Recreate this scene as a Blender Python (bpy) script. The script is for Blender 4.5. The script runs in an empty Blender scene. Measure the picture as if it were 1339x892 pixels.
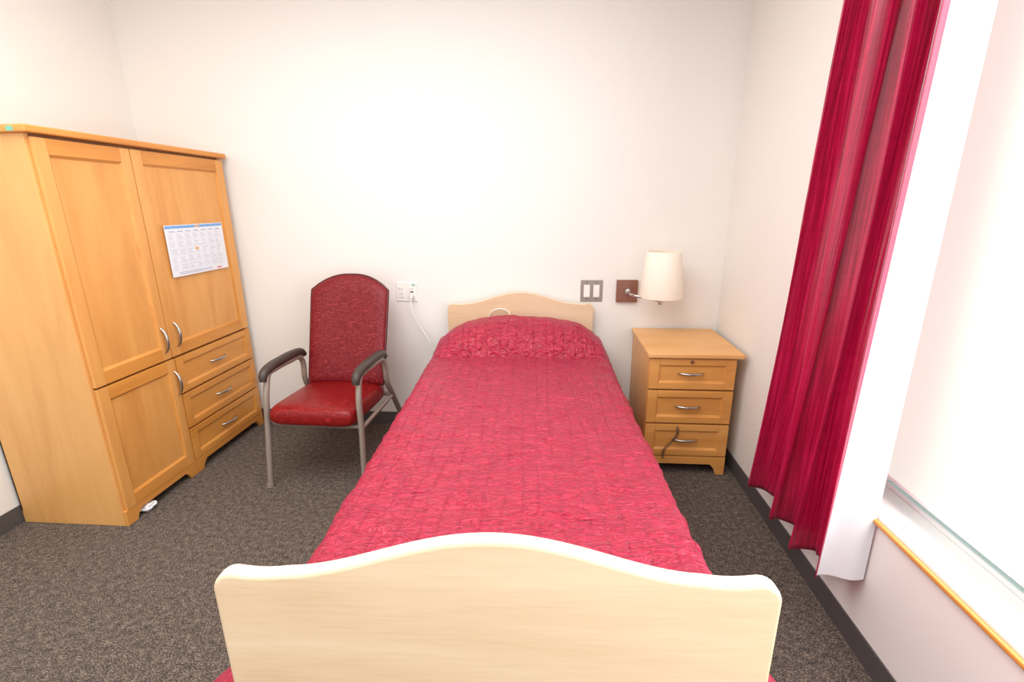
import bpy, bmesh, math, random
from mathutils import Vector, Matrix, noise
random.seed(4)
S=bpy.context.scene
COL=S.collection
try:
    S.view_settings.view_transform='Standard'; S.view_settings.look='None'
except Exception: pass

def lin(c): 
    return tuple(((v/255)/12.92 if v/255<=.04045 else ((v/255+.055)/1.055)**2.4) for v in c)+(1,)
# ---------------------------------------------------------------- materials
class NT:
    def __init__(s,name):
        s.m=bpy.data.materials.new(name); s.m.use_nodes=True; s.t=s.m.node_tree; s.b=s.t.nodes['Principled BSDF']
    def n(s,typ,**k):
        nd=s.t.nodes.new(typ)
        for a,v in k.items(): setattr(nd,a,v)
        return nd
    def l(s,a,b): s.t.links.new(a,b)
    def coord(s,kind='Object',scale=(1,1,1),rot=(0,0,0)):
        tc=s.n('ShaderNodeTexCoord'); mp=s.n('ShaderNodeMapping'); mp.inputs['Scale'].default_value=scale; mp.inputs['Rotation'].default_value=rot
        s.l(tc.outputs[kind],mp.inputs['Vector']); return mp.outputs['Vector']
    def noise(s,vec,scale=1,detail=2,dist=0):
        a=s.n('ShaderNodeTexNoise'); a.inputs['Scale'].default_value=scale; a.inputs['Detail'].default_value=detail; a.inputs['Distortion'].default_value=dist
        s.l(vec,a.inputs['Vector']); return a.outputs['Fac']
    def ramp(s,fac,stops):
        r=s.n('ShaderNodeValToRGB'); e=r.color_ramp.elements
        while len(e)<len(stops): e.new(.5)
        for i,(p,c) in enumerate(stops): e[i].position=p; e[i].color=c
        s.l(fac,r.inputs['Fac']); return r.outputs['Color']
    def bump(s,h,strength=.3,dist=.01,normal=None):
        b=s.n('ShaderNodeBump'); b.inputs['Strength'].default_value=strength; b.inputs['Distance'].default_value=dist
        s.l(h,b.inputs['Height'])
        if normal: s.l(normal,b.inputs['Normal'])
        return b.outputs['Normal']
    def math(s,op,a,b=None,c=None):
        m=s.n('ShaderNodeMath',operation=op)
        for i,v in enumerate((a,b,c)):
            if v is None: continue
            if isinstance(v,(int,float)): m.inputs[i].default_value=v
            else: s.l(v,m.inputs[i])
        return m.outputs[0]
def plain(name,rgb,rough=.5,metal=0,bump=0,bscale=200,emit=0,coat=0):
    t=NT(name); b=t.b
    nz=t.noise(t.coord(),bscale if bump else 6)
    c=lin(rgb); k=.97
    t.l(t.ramp(nz,[(.3,tuple(x*k for x in c[:3])+(1,)),(.7,c)]),b.inputs['Base Color'])
    b.inputs['Roughness'].default_value=rough; b.inputs['Metallic'].default_value=metal
    b.inputs['Coat Weight'].default_value=coat
    if bump: t.l(t.bump(nz,bump,.002),b.inputs['Normal'])
    if emit:
        b.inputs['Emission Color'].default_value=c; b.inputs['Emission Strength'].default_value=emit
    return t.m
def wood(name,light,mid,dark,grain='Z',rough=.38,stretch=9,fine=1.0):
    t=NT(name); b=t.b
    sc=[stretch]*3; sc['XYZ'.index(grain)]=1.3
    n1=t.noise(t.coord('Object',tuple(sc)),1,4,.5)
    sc2=[170.]*3; sc2['XYZ'.index(grain)]=9.0
    n2=t.noise(t.coord('Object',tuple(sc2)),1,3)
    mx=t.math('ADD',t.math('MULTIPLY',n1,.8),t.math('MULTIPLY',n2,.2*fine))
    col=t.ramp(mx,[(.25,lin(dark)),(.47,lin(mid)),(.70,lin(light))])
    t.l(col,b.inputs['Base Color']); b.inputs['Roughness'].default_value=rough
    t.l(t.bump(n2,.05,.001),b.inputs['Normal'])
    return t.m
M={}
M['wall']=plain('wall_paint',(239,236,231),.75,bump=.10,bscale=350)
M['ceil']=plain('ceiling_paint',(245,244,242),.9)
M['honeyZ']=wood('maple_honey_vertical',(230,170,98),(221,157,84),(204,136,66),'Z')
M['honeyY']=wood('maple_honey_along_y',(226,158,80),(215,145,66),(196,124,52),'Y')
M['honeyX']=wood('maple_honey_along_x',(228,166,94),(217,152,78),(200,130,62),'X')
M['honeyE']=wood('maple_honey_end_panel',(231,176,110),(223,166,98),(209,148,82),'Z')
M['honeyT']=wood('maple_honey_table_top',(232,180,118),(226,170,106),(212,152,88),'X')
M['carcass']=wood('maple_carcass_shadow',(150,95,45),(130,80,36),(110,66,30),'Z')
M['pale']=wood('pale_maple_laminate',(226,200,168),(217,187,152),(200,166,130),'X',rough=.42,stretch=11,fine=1.6)
M['paleedge']=plain('pale_edge_banding',(238,216,200),.4)
M['base']=plain('rubber_baseboard',(84,80,79),.55)
M['metal']=plain('brushed_nickel',(190,188,184),.28,1)
M['frame']=plain('taupe_metal',(158,145,134),.38,.3)
M['armpad']=plain('dark_arm_plastic',(66,56,50),.45,bump=.2,bscale=300)
M['white']=plain('white_plastic',(240,238,232),.4)
M['dark']=plain('dark_slot',(40,38,36),.5)
M['steel']=plain('stainless_plate',(158,150,145),.4,.4)
M['bronze']=plain('bronze_plate',(142,96,80),.35,.3)
M['chrome']=plain('chrome_arm',(205,200,195),.18,1)
M['black']=plain('black_cord',(22,20,20),.45)
M['sillwhite']=plain('sill_laminate',(240,238,235),.45)
M['framewhite']=plain('window_frame_white',(236,238,238),.45)
M['tissue']=plain('white_tissue',(238,238,240),.8)
M['mint']=plain('mint_sticker',(120,190,165),.5)
M['mattress']=plain('mattress_ticking',(225,222,215),.8)

# carpet
t=NT('carpet_loop'); v=t.coord()
a=t.noise(v,190,2); big=t.noise(v,45,3)
vo=t.n('ShaderNodeTexVoronoi'); vo.inputs['Scale'].default_value=190; t.l(v,vo.inputs['Vector'])
mx=t.math('ADD',t.math('MULTIPLY',a,.7),t.math('MULTIPLY',big,.3))
t.l(t.ramp(mx,[(.36,lin((42,36,33))),(.5,lin((86,76,69))),(.64,lin((142,127,113)))]),t.b.inputs['Base Color'])
t.b.inputs['Roughness'].default_value=.95
t.l(t.bump(vo.outputs['Distance'],.5,.004),t.b.inputs['Normal']); M['carpet']=t.m

# bedspread
t=NT('crimson_quilted_bedspread'); tc=t.n('ShaderNodeTexCoord'); sx=t.n('ShaderNodeSeparateXYZ'); t.l(tc.outputs['UV'],sx.inputs[0])
U,V=sx.outputs['X'],sx.outputs['Y']
def uvmap(sc):
    mp=t.n('ShaderNodeMapping'); mp.inputs['Scale'].default_value=sc; t.l(tc.outputs['UV'],mp.inputs['Vector']); return mp.outputs[0]
wob=t.noise(uvmap((9,1.5,1)),1,2); wob2=t.noise(uvmap((20,16,1)),1,2)
Uw=t.math('ADD',U,t.math('ADD',t.math('MULTIPLY',t.math('SUBTRACT',wob,.5),.09),t.math('MULTIPLY',t.math('SUBTRACT',wob2,.5),.012)))
fr=t.math('FRACT',t.math('DIVIDE',Uw,.055)); ds=t.math('ABSOLUTE',t.math('SUBTRACT',fr,.5))
seam=t.math('MINIMUM',t.math('MULTIPLY',t.math('SUBTRACT',.5,ds),7.0),1.0)
pk=t.noise(uvmap((15,44,1)),1,2.5,2.6)
pk2=t.noise(uvmap((34,100,1)),1,2,1.6)
th=t.noise(uvmap((60,900,1)),1,2)
h=t.math('ADD',t.math('ADD',t.math('MULTIPLY',pk,1.7),t.math('MULTIPLY',pk2,.4)),t.math('MULTIPLY',seam,.24))
t.l(t.bump(h,.9,.012),t.b.inputs['Normal'])
cm=t.math('ADD',t.math('MULTIPLY',pk,.5),t.math('ADD',t.math('MULTIPLY',th,.3),t.math('MULTIPLY',pk2,.2)))
cc=t.ramp(cm,[(.32,lin((134,8,40))),(.5,lin((172,18,56))),(.68,lin((206,48,86)))])
mixn=t.n('ShaderNodeMix',data_type='RGBA',blend_type='MULTIPLY'); t.l(t.math('MULTIPLY',t.math('SUBTRACT',1.0,seam),.18),mixn.inputs['Factor']); t.l(cc,mixn.inputs['A']); mixn.inputs['B'].default_value=(.45,.3,.4,1)
t.l(mixn.outputs['Result'],t.b.inputs['Base Color'])
t.b.inputs['Roughness'].default_value=.34; t.b.inputs['Specular IOR Level'].default_value=.55; t.b.inputs['Sheen Weight'].default_value=.14; t.b.inputs['Sheen Tint'].default_value=lin((255,130,170))
M['spread']=t.m
# curtain
t=NT('crimson_curtain_satin'); tc=t.n('ShaderNodeTexCoord')
a=t.noise(uvmap((170,3,1)),1,3); a2=t.noise(uvmap((9,50,1)),1,2,1.0)
mm=t.math('ADD',t.math('MULTIPLY',a,.85),t.math('MULTIPLY',a2,.15))
t.l(t.ramp(mm,[(.36,lin((142,2,48))),(.5,lin((172,8,60))),(.64,lin((198,28,82)))]),t.b.inputs['Base Color'])
t.l(t.bump(mm,.22,.003),t.b.inputs['Normal'])
t.b.inputs['Roughness'].default_value=.28; t.b.inputs['Specular IOR Level'].default_value=.75; t.b.inputs['Sheen Weight'].default_value=.2; t.b.inputs['Sheen Tint'].default_value=lin((255,120,170)); M['curtain']=t.m
M['lining']=plain('white_lining',(238,238,242),.8)
def vinyl(name,d,l,rough,sc):
    t=NT(name); v=t.coord()
    vo=t.n('ShaderNodeTexVoronoi',distance='CHEBYCHEV'); vo.inputs['Scale'].default_value=sc; t.l(v,vo.inputs['Vector'])
    r=t.math('FRACT',t.math('MULTIPLY',vo.outputs['Distance'],3.2))
    t.l(t.ramp(r,[(.35,lin(d)),(.5,lin(l)),(.65,lin(d))]),t.b.inputs['Base Color'])
    t.b.inputs['Roughness'].default_value=rough; t.b.inputs['Specular IOR Level'].default_value=.35
    t.l(t.bump(r,.1,.002),t.b.inputs['Normal']); return t.m
M['vinylback']=vinyl('patterned_red_vinyl',(112,12,24),(160,52,56),.5,34)
M['vinylseat']=vinyl('red_seat_vinyl',(126,12,16),(160,40,38),.36,34)
M['piping']=plain('dark_red_piping',(86,14,20),.4)
# roller shade
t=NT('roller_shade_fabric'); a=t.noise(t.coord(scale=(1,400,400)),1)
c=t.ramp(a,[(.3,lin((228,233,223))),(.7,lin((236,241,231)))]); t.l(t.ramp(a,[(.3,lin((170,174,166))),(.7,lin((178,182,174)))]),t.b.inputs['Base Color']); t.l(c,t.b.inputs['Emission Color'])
t.b.inputs['Emission Strength'].default_value=.70; t.b.inputs['Roughness'].default_value=.8; M['shade']=t.m  # emission put into the fabric stands in for daylight behind it
t=NT('lamp_shade_fabric'); c=lin((244,234,218)); t.b.inputs['Base Color'].default_value=c; t.b.inputs['Roughness'].default_value=.8
t.l(t.bump(t.noise(t.coord(scale=(1,1,200)),1),.1,.001),t.b.inputs['Normal'])
t.b.inputs['Emission Color'].default_value=c; t.b.inputs['Emission Strength'].default_value=.10; M['lampshade']=t.m
t=NT('window_glass'); t.b.inputs['Base Color'].default_value=lin((170,220,216)); t.b.inputs['Transmission Weight'].default_value=1; t.b.inputs['Roughness'].default_value=.02; M['glass']=t.m
M['paper']=plain('calendar_paper',(234,237,244),.6); M['ink']=plain('calendar_ink',(150,158,188),.6); M['blueband']=plain('calendar_blue_band',(120,172,226),.6)
M['orange']=plain('calendar_sun',(240,180,90),.6); M['gridline']=plain('calendar_grid',(196,202,218),.6); M['red']=plain('calendar_red',(225,110,100),.6)

# ---------------------------------------------------------------- helpers
def empty(name,loc=(0,0,0),rz=0):
    e=bpy.data.objects.new(name,None); COL.objects.link(e); e.location=loc; e.rotation_euler=(0,0,rz); e.empty_display_size=.1; return e
def link(name,me,mats,parent=None,bevel=0,seg=2,smooth=False,angle=35):
    o=bpy.data.objects.new(name,me); COL.objects.link(o)
    for m in (mats if isinstance(mats,list) else [mats]): me.materials.append(M[m])
    if parent: o.parent=parent
    if bevel:
        b=o.modifiers.new('bevel','BEVEL'); b.width=bevel; b.segments=seg; b.limit_method='ANGLE'; b.angle_limit=math.radians(angle)
        for p in me.polygons: p.use_smooth=True
        w=o.modifiers.new('wn','WEIGHTED_NORMAL'); w.keep_sharp=True
    if smooth:
        for p in me.polygons: p.use_smooth=True
    return o
class MB:
    def __init__(s): s.bm=bmesh.new(); s.mi=0
    def box(s,x0,x1,y0,y1,z0,z1,mi=0):
        vs=[s.bm.verts.new((x,y,z)) for x in (x0,x1) for y in (y0,y1) for z in (z0,z1)]
        for q in ((0,1,3,2),(4,6,7,5),(0,4,5,1),(2,3,7,6),(0,2,6,4),(1,5,7,3)):
            f=s.bm.faces.new([vs[i] for i in q]); f.material_index=mi
        return s
    def outline(s,pts,f,d0,d1,mi=0,mie=None):
        A=[s.bm.verts.new(f(a,b,d0)) for a,b in pts]; B=[s.bm.verts.new(f(a,b,d1)) for a,b in pts]
        x=s.bm.faces.new(A); x.material_index=mi; x=s.bm.faces.new(B[::-1]); x.material_index=mi
        n=len(pts)
        for i in range(n):
            q=s.bm.faces.new([A[i],B[i],B[(i+1)%n],A[(i+1)%n]]); q.material_index=mi if mie is None else mie
        return s
    def done(s,name,mats,parent=None,**k):
        bmesh.ops.recalc_face_normals(s.bm,faces=s.bm.faces)
        me=bpy.data.meshes.new(name); s.bm.to_mesh(me); s.bm.free(); return link(name,me,mats,parent,**k)
def box(name,x0,x1,y0,y1,z0,z1,mat,parent=None,bevel=0,**k):
    return MB().box(x0,x1,y0,y1,z0,z1).done(name,mat,parent,bevel=bevel,**k)
def tube(name,pts,r,mat,parent=None,radii=None,cyc=False,flat=None,res=6,smooth=True):
    cu=bpy.data.curves.new(name,'CURVE'); cu.dimensions='3D'; cu.bevel_depth=r; cu.bevel_resolution=res; cu.resolution_u=10; cu.use_fill_caps=True
    if smooth:
        sp=cu.splines.new('BEZIER'); sp.bezier_points.add(len(pts)-1)
        for i,p in enumerate(pts):
            b=sp.bezier_points[i]; b.co=p; b.handle_left_type=b.handle_right_type='AUTO'
            if radii: b.radius=radii[i]
    else:
        sp=cu.splines.new('POLY'); sp.points.add(len(pts)-1)
        for i,p in enumerate(pts):
            sp.points[i].co=(*p,1)
            if radii: sp.points[i].radius=radii[i]
    sp.use_cyclic_u=cyc
    cu.materials.append(M[mat]); o=bpy.data.objects.new(name,cu); COL.objects.link(o)
    dg=bpy.context.evaluated_depsgraph_get(); me=bpy.data.meshes.new_from_object(o.evaluated_get(dg)); bpy.data.objects.remove(o)
    for p in me.polygons: p.use_smooth=True
    o=bpy.data.objects.new(name,me); COL.objects.link(o)
    if parent: o.parent=parent
    return o
def bow_handle(name,c,half,axis,out,parent,rise=.026,r=.0055):
    c=Vector(c); a=Vector(axis); o=Vector(out)
    pts=[];rad=[]
    for i in range(9):
        s=-1+2*i/8; pts.append(tuple(c+a*half*s+o*(rise*(1-s*s)**.7+.002))); rad.append(.75+.65*(1-s*s))
    return tube(name,pts,r,'metal',parent,rad)

YW,XR,XL,CZ=2.969,1.040,-2.486,2.72
# ---------------------------------------------------------------- room shell
box('floor',XL-.15,XR+.2,-1.6,YW+.15,-.1,0,'carpet')
box('ceiling',XL-.15,XR+.2,-1.6,YW+.15,CZ,CZ+.1,'ceil')
box('wall_back',XL-.15,XR+.2,YW,YW+.15,0,CZ,'wall')
box('wall_left',XL-.15,XL,-1.6,YW,0,CZ,'wall')
WY1,WY0b,WZ0,WZ1=1.60,-.75,.485,2.32
mb=MB(); mb.box(XR,XR+.2,WY1,YW,0,CZ); mb.box(XR,XR+.2,WY0b,WY1,0,WZ0); mb.box(XR,XR+.2,WY0b,WY1,WZ1,CZ); mb.box(XR,XR+.2,-1.6,WY0b,0,CZ)
mb.done('wall_right','wall')
box('baseboard_back',XL,XR,YW-.006,YW,0,.088,'base')
box('baseboard_left',XL,XL+.006,-1.6,YW-.006,0,.088,'base')
box('baseboard_right',XR-.006,XR,-1.6,YW-.006,0,.088,'base')
# window
w=empty('window_1')
X0=XR+.13
mb=MB()
mb.box(X0,X0+.06,WY0b,WY1,WZ0+.02,WZ0+.038); mb.box(X0,X0+.06,WY0b,WY1,WZ1-.06,WZ1)
for y in (WY0b,.36,WY1-.05): mb.box(X0,X0+.06,y,y+.05,WZ0+.038,WZ1-.06)
mb.done('frame','framewhite',w,bevel=.004)
box('glass',X0+.028,X0+.034,WY0b+.05,WY1-.05,WZ0+.038,WZ1-.06,'glass',w)
box('sill_board',XR-.004,XR+.2,WY0b,WY1,WZ0,WZ0+.02,'sillwhite',w,bevel=.002)
box('sill_wood_edge',XR-.018,XR-.004,WY0b,WY1,WZ0-.002,WZ0+.012,'honeyY',w,bevel=.004)
rs=empty('roller_shade')
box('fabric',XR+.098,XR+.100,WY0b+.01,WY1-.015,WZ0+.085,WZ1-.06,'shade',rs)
box('bottom_bar',XR+.095,XR+.103,WY0b+.01,WY1-.015,WZ0+.078,WZ0+.090,'framewhite',rs,bevel=.003)
tube('roller',[(XR+.1,WY0b+.01,WZ1-.045),(XR+.1,WY1-.015,WZ1-.045)],.03,'framewhite',rs,smooth=False)

# ---------------------------------------------------------------- wardrobe
W=empty('wardrobe')
XF=-1.964; wy0,wy1=1.808,2.928; WH=1.716; xb=XL+.012
fw=lambda a,b,d:(XF+d,a,b)
def shaker(name,a0,a1,b0,b1,st,mp,parent,grain='honeyZ',gr='honeyY',th=.02,rail=None):
    rail=rail or st
    bm=bmesh.new(); mb=MB.__new__(MB); mb.bm=bm
    def bx(a0,a1,b0,b1,d0,d1,mi):
        vs=[bm.verts.new(mp(a,b,d)) for a in (a0,a1) for b in (b0,b1) for d in (d0,d1)]
        for q in ((0,1,3,2),(4,6,7,5),(0,4,5,1),(2,3,7,6),(0,2,6,4),(1,5,7,3)):
            f=bm.faces.new([vs[i] for i in q]); f.material_index=mi
    bx(a0,a0+st,b0,b1,0,th,0); bx(a1-st,a1,b0,b1,0,th,0)
    bx(a0+st,a1-st,b0,b0+rail,0,th,1); bx(a0+st,a1-st,b1-rail,b1,0,th,1)
    bx(a0+st-.002,a1-st+.002,b0+rail-.002,b1-rail+.002,0,th-.010,0)
    s=.010
    for (p,q) in (((a0+st,b0+rail),(a1-st,b0+rail)),((a1-st,b0+rail),(a1-st,b1-rail)),((a1-st,b1-rail),(a0+st,b1-rail)),((a0+st,b1-rail),(a0+st,b0+rail))):
        ca,cb=(a0+a1)/2,(b0+b1)/2
        def inn(t): return (t[0]+(s if t[0]<ca else -s),t[1]+(s if t[1]<cb else -s))
        f=bm.faces.new([bm.verts.new(mp(*p,th-.003)),bm.verts.new(mp(*q,th-.003)),bm.verts.new(mp(*inn(q),th-.0098)),bm.verts.new(mp(*inn(p),th-.0098))]); f.material_index=1
    return mb.done(name,[grain,gr],parent,bevel=.0018,seg=1)
mb=MB()
mb.box(xb,XF,wy0,wy0+.02,0,WH); mb.box(xb,XF,wy1-.02,wy1,0,WH); mb.box(xb,xb+.01,wy0,wy1,.06,WH)
mb.done('carcass_sides','honeyE',W,bevel=.002)
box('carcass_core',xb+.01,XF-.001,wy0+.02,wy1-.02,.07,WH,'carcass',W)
box('top_crown',xb-.006,XF+.036,wy0-.022,wy1+.018,WH,WH+.028,'honeyY',W,bevel=.007,seg=3)
ym=2.262
shaker('door_upper_near',wy0+.012,ym-.003,.688,WH-.012,.052,fw,W,rail=.062)
shaker('door_upper_far',ym+.003,wy1-.004,.688,WH-.012,.062,fw,W,rail=.062)
shaker('door_lower',wy0+.012,ym+.008,.078,.678,.052,fw,W,rail=.06)
for i,(z0,z1) in enumerate(((.480,.676),(.276,.470),(.082,.266))):
    shaker('drawer_%d'%(i+1),ym+.016,wy1-.004,z0,z1,.05,fw,W,grain='honeyY',rail=.036)
    bow_handle('drawer_handle_%d'%(i+1),(XF+.0105,2.60,(z0+z1)/2),.065,(0,1,0),(1,0,0),W)
bow_handle('door_handle_near',(XF+.02,ym-.042,.79),.065,(0,0,1),(1,0,0),W)
bow_handle('door_handle_far',(XF+.02,ym+.048,.80),.065,(0,0,1),(1,0,0),W)
bow_handle('door_handle_low',(XF+.02,ym-.012,.55),.065,(0,0,1),(1,0,0),W)
def apron(a0,a1,foot,zt,zr):
    return [(a0,0),(a0+foot,0),(a0+foot+.012,zr*.6),(a0+foot+.035,zr),(a1-foot-.035,zr),(a1-foot-.012,zr*.6),(a1-foot,0),(a1,0),(a1,zt),(a0,zt)]
mb=MB(); mb.outline(apron(wy0+.0005,2.28,.055,.078,.045),fw,.0005,.018); mb.outline(apron(2.283,wy1,.045,.08,.05),fw,.0005,.018)
mb.done('base_apron','honeyY',W,bevel=.002)
box('asset_sticker',XF-.035,XF-.008,wy0-.0235,wy0-.0222,WH+.004,WH+.02,'mint',W)

# calendar sheet
C=empty('calendar_sheet'); ca0,ca1,cb0,cb1=2.372,2.822,1.088,1.352; cx=XF+.0215
mb=MB()
mb.box(cx,cx+.0008,ca0,ca1,cb0,cb1,0)
mb.box(cx+.0008,cx+.0011,ca0+.004,ca1-.004,cb1-.018,cb1-.004,1)
mb.box(cx+.0011,cx+.0013,ca0+.22,ca0+.26,cb1-.015,cb1-.007,3)
gx0,gx1,gz0,gz1=ca0+.018,ca1-.018,cb0+.03,cb1-.040
for i in range(8):
    a=gx0+(gx1-gx0)*i/7; mb.box(cx+.0008,cx+.0011,a-.0005,a+.0005,gz0,gz1,2)
for j in range(6):
    z=gz0+(gz1-gz0)*j/5; mb.box(cx+.0008,cx+.0011,gx0,gx1,z-.0005,z+.0005,2)
cw=(gx1-gx0)/7; ch=(gz1-gz0)/5
for i in range(7):
    mb.box(cx+.0008,cx+.0012,gx0+cw*i+.01,gx0+cw*(i+1)-.01,gz1+.005,gz1+.009,4)
    for j in range(5):
        for k in range(3):
            L=random.uniform(.4,.9)*cw
            mb.box(cx+.0008,cx+.0012,gx0+cw*i+.004,gx0+cw*i+.002+L*.95,gz0+ch*j+.008+k*.010,gz0+ch*j+.0098+k*.010,4)
for k in range(2): mb.box(cx+.0008,cx+.0012,ca0+.05,ca1-.14,cb0+.010+.008*k,cb0+.0125+.008*k,4)
mb.box(cx+.0008,cx+.0012,ca1-.10,ca1-.06,cb0+.008,cb0+.016,5)
mb.box(cx+.0011,cx+.0013,ca0+.20,ca0+.222,cb0+.128,cb0+.142,3)
mb.done('sheet',['paper','blueband','gridline','orange','ink','red'],C)
bm=bmesh.new(); bmesh.ops.create_icosphere(bm,subdivisions=3,radius=.03)
for v_ in bm.verts:
    n_=noise.noise(v_.co*60)*.5+1; v_.co=Vector((v_.co.x*n_*1.0,v_.co.y*n_*1.2,v_.co.z*n_*.55))
zmin=min(v_.co.z for v_ in bm.verts)
for v_ in bm.verts: v_.co+=Vector((-1.955,1.940,-zmin))
me=bpy.data.meshes.new('crumpled_tissue'); bm.to_mesh(me); bm.free(); link('crumpled_tissue',me,'tissue')

# ---------------------------------------------------------------- nightstand
N=empty('nightstand'); nx0,nx1,ny,nh=.524,1.010,2.421,.700; yb=YW-.012
box('top',nx0,nx1,ny,yb,nh-.026,nh,'honeyT',N,bevel=.006,seg=3)
box('case',nx0+.012,nx1-.030,ny+.036,yb,.06,nh-.026,'honeyE',N,bevel=.002)
fn=lambda a,b,d:(a,ny+.036-d,b)
c0,c1=nx0+.012,nx1-.030
mb=MB(); mb.outline(apron(c0,c1,.045,.105,.06),fn,0,.018); mb.outline(apron(ny+.036,yb,.06,.07,.05),lambda a,b,d:(c0+d,a,b),0,.018); mb.outline(apron(ny+.036,yb,.06,.07,.05),lambda a,b,d:(c1-d,a,b),0,.018)
mb.done('base_apron','honeyX',N,bevel=.002)
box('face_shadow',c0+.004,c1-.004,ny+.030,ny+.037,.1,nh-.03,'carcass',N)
for i,(z0,z1) in enumerate(((.500,.668),(.306,.490),(.112,.296))):
    shaker('drawer_%d'%(i+1),c0+.002,c1-.002,z0,z1,.05,fn,N,grain='honeyX',gr='honeyX',rail=.036)
    bow_handle('handle_%d'%(i+1),(.752,ny+.026,(z0+z1)/2+.004),.065,(1,0,0),(0,-1,0),N)
tube('lock',[(.752,ny+.018,.652),(.752,ny+.012,.652)],.009,'metal',N,smooth=False)
pts=[]
for i in range(20*12):
    s=i/(20*12-1); a=s*20*2*math.pi
    base=Vector((.698-.058*s+.016*math.sin(s*6.0),ny-.022+.002*s,.300-.185*s))
    pts.append(tuple(base+Vector((math.cos(a)*.0065,math.sin(a)*.0065,math.sin(a)*.003))))
tube('coiled_cord',pts,.0015,'black',None,smooth=False,res=3)

# ---------------------------------------------------------------- bed
B=empty('bed',(-.166,2.889,0),.037)
def board_outline(hw,zs,zp,zb):
    R=.035; pts=[(-hw,zb)]
    for k in range(7):
        a=math.pi-math.pi/2*k/6; pts.append((-hw+R+R*math.cos(a),zs-R+R*math.sin(a)))
    for k in range(1,48):
        x=-hw+R+(2*hw-2*R)*k/48; t_=min(1,abs(x)/.335)
        z=zs+(zp-zs)*(.5+.5*math.cos(math.pi*t_))**.85
        if t_>=1: z=zs-.004*math.sin(min(1,(abs(x)-.335)/(hw-R-.335))*math.pi)
        pts.append((x,z))
    for k in range(7):
        a=math.pi/2-math.pi/2*k/6; pts.append((hw-R+R*math.cos(a),zs-R+R*math.sin(a)))
    pts.append((hw,zb)); return pts
fb=lambda y:(lambda a,b,d:(a,y+d,b))
MB().outline(board_outline(.447,.861,.930,.25),fb(0),0,.028,0,1).done('headboard',['pale','paleedge'],B,bevel=.006,seg=3,angle=50)
MB().outline(board_outline(.457,.878,.948,.16),fb(-2.266),0,.030,0,1).done('footboard',['pale','paleedge'],B,bevel=.008,seg=3,angle=50)
mb=MB()
for x in (-.40,.36):
    mb.box(x,x+.04,.0,.028,0,.26); mb.box(x,x+.04,-2.266,-2.236,0,.17)
mb.box(-.43,.43,-2.236,0,.27,.33); mb.done('bed_frame','frame',B,bevel=.004)
box('mattress',-.44,.44,-2.20,-.03,.33,.555,'mattress',B,bevel=.04,seg=4)
def sm(a,b,x):
    t_=max(0,min(1,(x-a)/(b-a))); return t_*t_*(3-2*t_)
Nu,Nv=260,520; HW=.508; drop=.50; R=.05
arc=R*math.pi/2; half=HW-R+arc+drop-R
Y0,Y1=-2.228,-.02
verts=[];uvs=[]
for j in range(Nv+1):
    y=Y0+(Y1-Y0)*j/Nv
    foot=1-sm(-2.2,-1.85,y)
    zt=.602+.018*sm(-1.6,-.4,y)
    sp=(y+.315)/.295
    prof=0
    if sp>0: prof=(1-(1-min(1,sp*1.7))**2.6)*(1-.30*max(0,(sp-.65)/.35)**2)
    for i in range(Nu+1):
        s=-half+2*half*i/Nu; sg=1 if s>=0 else -1; q=abs(s)
        if q<HW-R: x=q;dz=0
        elif q<HW-R+arc:
            a=(q-(HW-R))/R; x=HW-R+R*math.sin(a); dz=R*(1-math.cos(a))
        else:
            dd=q-(HW-R+arc); k=.16+1.15*foot
            ang=math.atan(k); x=HW+dd*math.sin(ang)+.0; dz=R+dd*math.cos(ang)
            x+=sm(0,.25,dd)*(.014*math.sin(y*13+sg)+.010*math.sin(y*29+2*sg))
        edge=1-(min(1,q/(HW-.01)))**8
        zz=zt-dz+edge*.010*math.cos(q/HW*1.4)
        wx=s+.05*noise.noise(Vector((s*6,y*6,5))); wy=y+.05*noise.noise(Vector((s*7,y*7,9)))
        n1=noise.noise(Vector((wx*7,wy*22,0)))*.0065+noise.noise(Vector((wx*17,wy*48,3)))*.0042
        n2=noise.noise(Vector((s*2.2,y*2.6,7)))*.009
        if q<HW: zz+=n1+n2
        else: x+=n1*1.2+n2
        if prof>0:
            pw=max(0,1-(q/.485)**3.0)
            zz+=.180*prof*pw**.6+prof*.014*noise.noise(Vector((s*7,y*8,1)))*pw
            if q>HW-R: x+=.012*prof
        crease=math.exp(-((y+.325+.006*math.sin(s*9))/.014)**2)*(1-(q/.5)**4 if q<.5 else 0)
        zz-=.018*max(0,crease)
        verts.append((sg*x,y,zz)); uvs.append((s+1.5,y+3))
faces=[];
for j in range(Nv):
    for i in range(Nu):
        a=j*(Nu+1)+i; faces.append((a,a+1,a+Nu+2,a+Nu+1))
me=bpy.data.meshes.new('bedspread'); me.from_pydata(verts,[],faces)
uv=me.uv_layers.new(name='UVMap')
for lp in me.loops: uv.data[lp.index].uv=uvs[lp.vertex_index]
link('bedspread',me,'spread',B,smooth=True)
tube('call_cord',[(-.20,-.012,.70),(-.19,-.014,.79),(-.165,-.02,.822),(-.11,-.02,.832),(-.07,-.03,.815),(-.06,-.04,.76)],.0035,'white',B)

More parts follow.
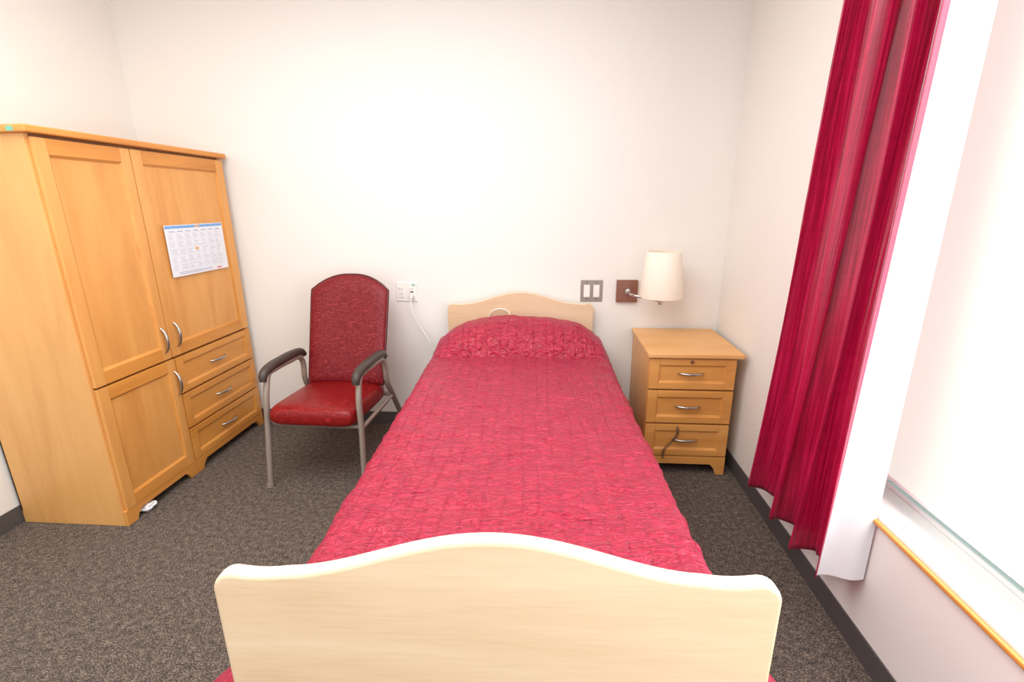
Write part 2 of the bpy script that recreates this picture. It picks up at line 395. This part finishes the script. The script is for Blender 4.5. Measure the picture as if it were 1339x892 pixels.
# ---------------------------------------------------------------- chair
CH=empty('armchair',(-1.190,2.460,0),-.03)
hx=.262; ht=.247
for sgn,nm in ((-1,'left'),(1,'right')):
    x=sgn*hx; xt=sgn*ht
    tube('side_frame_'+nm,[(x,-.298,.0),(sgn*.256,-.258,.30),(xt,-.222,.560),(xt,-.195,.606),(xt,-.14,.612),(xt,.02,.608),(xt,.10,.602),(xt,.135,.57),(sgn*.252,.150,.45),(sgn*.257,.20,.36),(x,.33,.14),(x,.40,.0)],.0155,'frame',CH)
    tube('arm_pad_'+nm,[(xt,-.250,.578),(xt,-.240,.612),(xt,-.200,.630),(xt,-.08,.638),(xt,.05,.636),(xt,.13,.624),(xt,.165,.60)],.023,'armpad',CH,radii=[.75,1,1.1,1.1,1.05,.95,.7])
    for yy in (-.298,.40):
        tube('foot_cap_'+nm+('_f' if yy<0 else '_b'),[(x,yy,0),(x,yy*.99,.022)],.0185,'frame',CH,smooth=False)
tube('crossbar_front',[(-.255,-.22,.335),(.255,-.22,.335)],.012,'frame',CH,smooth=False)
tube('crossbar_rear',[(-.255,.19,.355),(.255,.19,.355)],.012,'frame',CH,smooth=False)
for sgn in (-1,1): tube('seat_rail_%s'%('left' if sgn<0 else 'right'),[(sgn*.255,-.252,.34),(sgn*.255,.20,.34)],.012,'frame',CH,smooth=False)
def cushion(name,n,f,mat,parent,ex=.45,pw=7):
    bm=bmesh.new(); g=n
    top=[[None]*(g+1) for _ in range(g+1)]; bot=[[None]*(g+1) for _ in range(g+1)]
    for i in range(g+1):
        for j in range(g+1):
            u=-1+2*i/g; v=-1+2*j/g
            uu=math.sin(u*math.pi/2); vv=math.sin(v*math.pi/2)
            e=(max(0,1-abs(uu)**pw)*max(0,1-abs(vv)**pw))**ex
            top[i][j]=bm.verts.new(f(uu,vv,e)); bot[i][j]=top[i][j] if i in(0,g) or j in(0,g) else bm.verts.new(f(uu,vv,-e))
    for i in range(g):
        for j in range(g):
            bm.faces.new([top[i][j],top[i+1][j],top[i+1][j+1],top[i][j+1]])
            try: bm.faces.new([bot[i][j],bot[i][j+1],bot[i+1][j+1],bot[i+1][j]])
            except ValueError: pass
    bmesh.ops.recalc_face_normals(bm,faces=bm.faces)
    me=bpy.data.meshes.new(name); bm.to_mesh(me); bm.free(); return link(name,me,mat,parent,smooth=True)
def rc(u,v,k=.10):
    return u*math.sqrt(max(0,1-k*v*v*abs(v)**4)),v*math.sqrt(max(0,1-k*u*u*abs(u)**4))
def seatf(u,v,e):
    a,b=rc(u,v,.12)
    return (a*.232,-.050+b*.248,.392+(.054 if e>0 else .050)*e+(.014*(1-u*u)*(1-v*v) if e>0 else 0)+.010*(-v))
cushion('seat',36,seatf,'vinylseat',CH,ex=.32,pw=12)
def backf(u,v,e):
    zt=1.045-.085*abs(u)**2.6; zb=.435
    z=zb+(zt-zb)*(v+1)/2
    wd=.236-.010*(1-(z-.45)/.6)
    if z>.93: wd-=.02*((z-.93)/.12)**2
    y=.155+(z-.455)*.33-.018*u*u
    return (u*wd+.010,y-.040*e,z)
cushion('backrest',36,backf,'vinylback',CH)
ring=[]
for k in range(80):
    a=2*math.pi*k/80; c_,s_=math.cos(a),math.sin(a); m_=max(abs(c_),abs(s_)); p=backf(c_/m_,s_/m_,0); ring.append(p)
tube('back_piping',ring,.008,'piping',CH,cyc=True,smooth=False,res=3)

# ---------------------------------------------------------------- wall devices
O=empty('wall_outlet')
box('plate',-.955,-.820,YW-.007,YW,.855,.975,'white',O,bevel=.003)
mb=MB(); 
for cx_ in (-.922,-.853): mb.box(cx_-.017,cx_+.017,YW-.011,YW-.006,.88,.95)
mb.done('sockets','white',O,bevel=.002)
mb=MB()
for cx_ in (-.922,-.853):
    for cz in (.897,.930):
        mb.box(cx_-.008,cx_-.006,YW-.0116,YW-.0108,cz,cz+.01); mb.box(cx_+.006,cx_+.008,YW-.0116,YW-.0108,cz,cz+.01)
mb.box(-.863,-.843,YW-.0116,YW-.0108,.912,.920); mb.done('slots','dark',O)
box('plug',-.862,-.842,YW-.04,YW-.0112,.880,.905,'white',O,bevel=.004)
box('green_label',-.850,-.832,YW-.0116,YW-.011,.955,.965,'mint',O)
tube('power_cable',[(-.852,YW-.04,.888),(-.850,YW-.055,.82),(-.80,YW-.05,.70),(-.74,YW-.06,.60),(-.70,YW-.06,.50)],.0035,'white')
SW=empty('light_switch')
box('plate',.202,.336,YW-.006,YW,.862,.995,'steel',SW,bevel=.003)
mb=MB(); 
for cx_ in (.240,.298): mb.box(cx_-.019,cx_+.019,YW-.014,YW-.005,.890,.966)
mb.done('rockers','white',SW,bevel=.003)
mb=MB()
for cx_ in (.240,.298):
    for cz in (.878,.98): mb.box(cx_-.003,cx_+.003,YW-.0075,YW-.0055,cz-.003,cz+.003)
mb.done('screws','dark',SW)
L=empty('wall_lamp')
box('back_plate',.418,.545,YW-.022,YW,.862,.998,'bronze',L,bevel=.003)
lx,ly=.645,2.775
tube('arm',[(.482,YW-.02,.935),(.482,YW-.07,.930),(.50,YW-.12,.925),(.58,YW-.16,.915),(lx,ly,.905)],.008,'chrome',L)
tube('arm_joint',[(.482,YW-.022,.935),(.482,YW-.05,.935)],.016,'chrome',L,smooth=False)
tube('stem',[(lx,ly,.895),(lx,ly,1.05)],.008,'chrome',L,smooth=False)
tube('socket',[(lx,ly,.955),(lx,ly,1.02)],.018,'white',L,smooth=False)
tube('finial',[(lx,ly,.885),(lx,ly,.912)],.013,'chrome',L,smooth=False)
bm=bmesh.new(); seg=96; rows=[(.928,.118),(.93,.119),(1.185,.094),(1.187,.093)]; prev=None
for z,r in rows:
    cur=[bm.verts.new((lx+math.cos(2*math.pi*k/seg)*(r+(.0012 if k%2 else -.0012)),ly+math.sin(2*math.pi*k/seg)*(r+(.0012 if k%2 else -.0012)),z)) for k in range(seg)]
    if prev:
        for k in range(seg): bm.faces.new([prev[k],prev[(k+1)%seg],cur[(k+1)%seg],cur[k]])
    prev=cur
me=bpy.data.meshes.new('shade'); bm.to_mesh(me); bm.free(); so=link('shade',me,'lampshade',L,smooth=True); sd=so.modifiers.new('s','SOLIDIFY'); sd.thickness=.002
for k in range(3):
    a=2*math.pi*k/3; tube('spider_%d'%(k+1),[(lx,ly,1.05),(lx+math.cos(a)*.1,ly+math.sin(a)*.1,1.10)],.002,'chrome',L,smooth=False,res=2)

# ---------------------------------------------------------------- curtain
CU=empty('curtain')
zb,zt=.245,2.42
def lerp(a,b,t): return a+(b-a)*t
NS,NZ=300,90
verts=[];uvs=[];faces=[]
def curt(s,t):
    yf=lerp(2.045,1.80,t**.75); yn=lerp(1.392,1.335,t)
    y=lerp(yf,yn,s)
    ph=s*2*math.pi*3.4+.35*math.sin(t*3+s*4)+.4
    amp=lerp(.064,.050,t)*(.8+.25*math.sin(s*9+1))
    sn=math.sin(ph)
    x=.930+amp*(abs(sn)**.8*(1 if sn>0 else -1))+.009*math.sin(s*41+t*3)+.005*math.sin(s*77-t*4)
    y+=.050*math.cos(ph)*math.sin(s*math.pi)
    x+=math.exp(-((s-.84)/.04)**2)*.06
    x=lerp(x,.895,sm(.92,1,s))
    return min(x,XR-.018),y
for j in range(NZ+1):
    t=j/NZ; z=lerp(zb,zt,t)
    for i in range(NS+1):
        s=i/NS; x,y=curt(s,t); verts.append((x,y,z+(1-t)*.012*math.sin(s*9))); uvs.append((s*1.2,z))
for j in range(NZ):
    for i in range(NS):
        a=j*(NS+1)+i; faces.append((a,a+1,a+NS+2,a+NS+1))
me=bpy.data.meshes.new('drape'); me.from_pydata(verts,[],faces); uv=me.uv_layers.new(name='UVMap')
for lp in me.loops: uv.data[lp.index].uv=uvs[lp.vertex_index]
o=link('drape',me,'curtain',CU,smooth=True); sd=o.modifiers.new('s','SOLIDIFY'); sd.thickness=.003
verts=[];faces=[]
NS2=40
for j in range(NZ+1):
    t=j/NZ; z=lerp(zb+.012,zt,t)
    x1,y1=curt(1,t)
    for i in range(NS2+1):
        s=i/NS2; x=lerp(x1+.004,1.034,s); y=y1+lerp(.004,-.02+.05*t,s)+.008*math.sin(s*6.5+t*2)
        verts.append((x,y,z+.012*s*(1-t)))
for j in range(NZ):
    for i in range(NS2):
        a=j*(NS2+1)+i; faces.append((a,a+1,a+NS2+2,a+NS2+1))
me=bpy.data.meshes.new('lining'); me.from_pydata(verts,[],faces); o=link('lining',me,'lining',CU,smooth=True)
tube('curtain_rod',[(.94,-.8,2.44),(.94,2.15,2.44)],.012,'metal',CU,smooth=False)
for y in (-.7,2.1): tube('rod_bracket_%d'%(1 if y<0 else 2),[(.94,y,2.44),(XR,y,2.44)],.008,'metal',CU,smooth=False)

# ---------------------------------------------------------------- lights
def area(name,loc,rot,sx,sy,e,col=(1,1,1)):
    l=bpy.data.lights.new(name,'AREA'); l.shape='RECTANGLE'; l.size=sx; l.size_y=sy; l.energy=e; l.color=col
    o=bpy.data.objects.new(name,l); COL.objects.link(o); o.location=loc; o.rotation_euler=rot; return o
area('added_overhead_fill',(-.85,1.05,CZ-.03),(0,0,0),2.2,1.7,60,(1,.985,.965))  # unseen fill lamp added under the ceiling to brighten the room evenly
area('added_overhead_fill.001',(-.7,-.9,CZ-.03),(0,0,0),1.2,1.2,24,(1,.985,.965))  # second added fill lamp, out of view behind the camera
area('window_daylight',(XR+.085,.42,1.42),(0,math.radians(90),0),1.7,2.2,42,(.95,.98,1))
wd=bpy.data.worlds.new('world'); S.world=wd; wd.use_nodes=True; bg=wd.node_tree.nodes['Background']; bg.inputs['Color'].default_value=(.92,.97,1,1); bg.inputs['Strength'].default_value=1.35

# ---------------------------------------------------------------- camera
pi_,ya,ro=.278,.075,-.007
f_=Vector((-math.sin(ya)*math.cos(pi_),math.cos(ya)*math.cos(pi_),-math.sin(pi_))); r_=Vector((math.cos(ya),math.sin(ya),0)); u_=r_.cross(f_)
r2=r_*math.cos(ro)+u_*math.sin(ro); u2=-r_*math.sin(ro)+u_*math.cos(ro)
cd=bpy.data.cameras.new('camera'); cam=bpy.data.objects.new('camera',cd); COL.objects.link(cam)
cd.sensor_width=36; cd.lens=36*631.8/1339; cd.clip_start=.05
mw=Matrix((r2,u2,-f_)).transposed().to_4x4(); mw.translation=(0,0,1.45); cam.matrix_world=mw
S.camera=cam
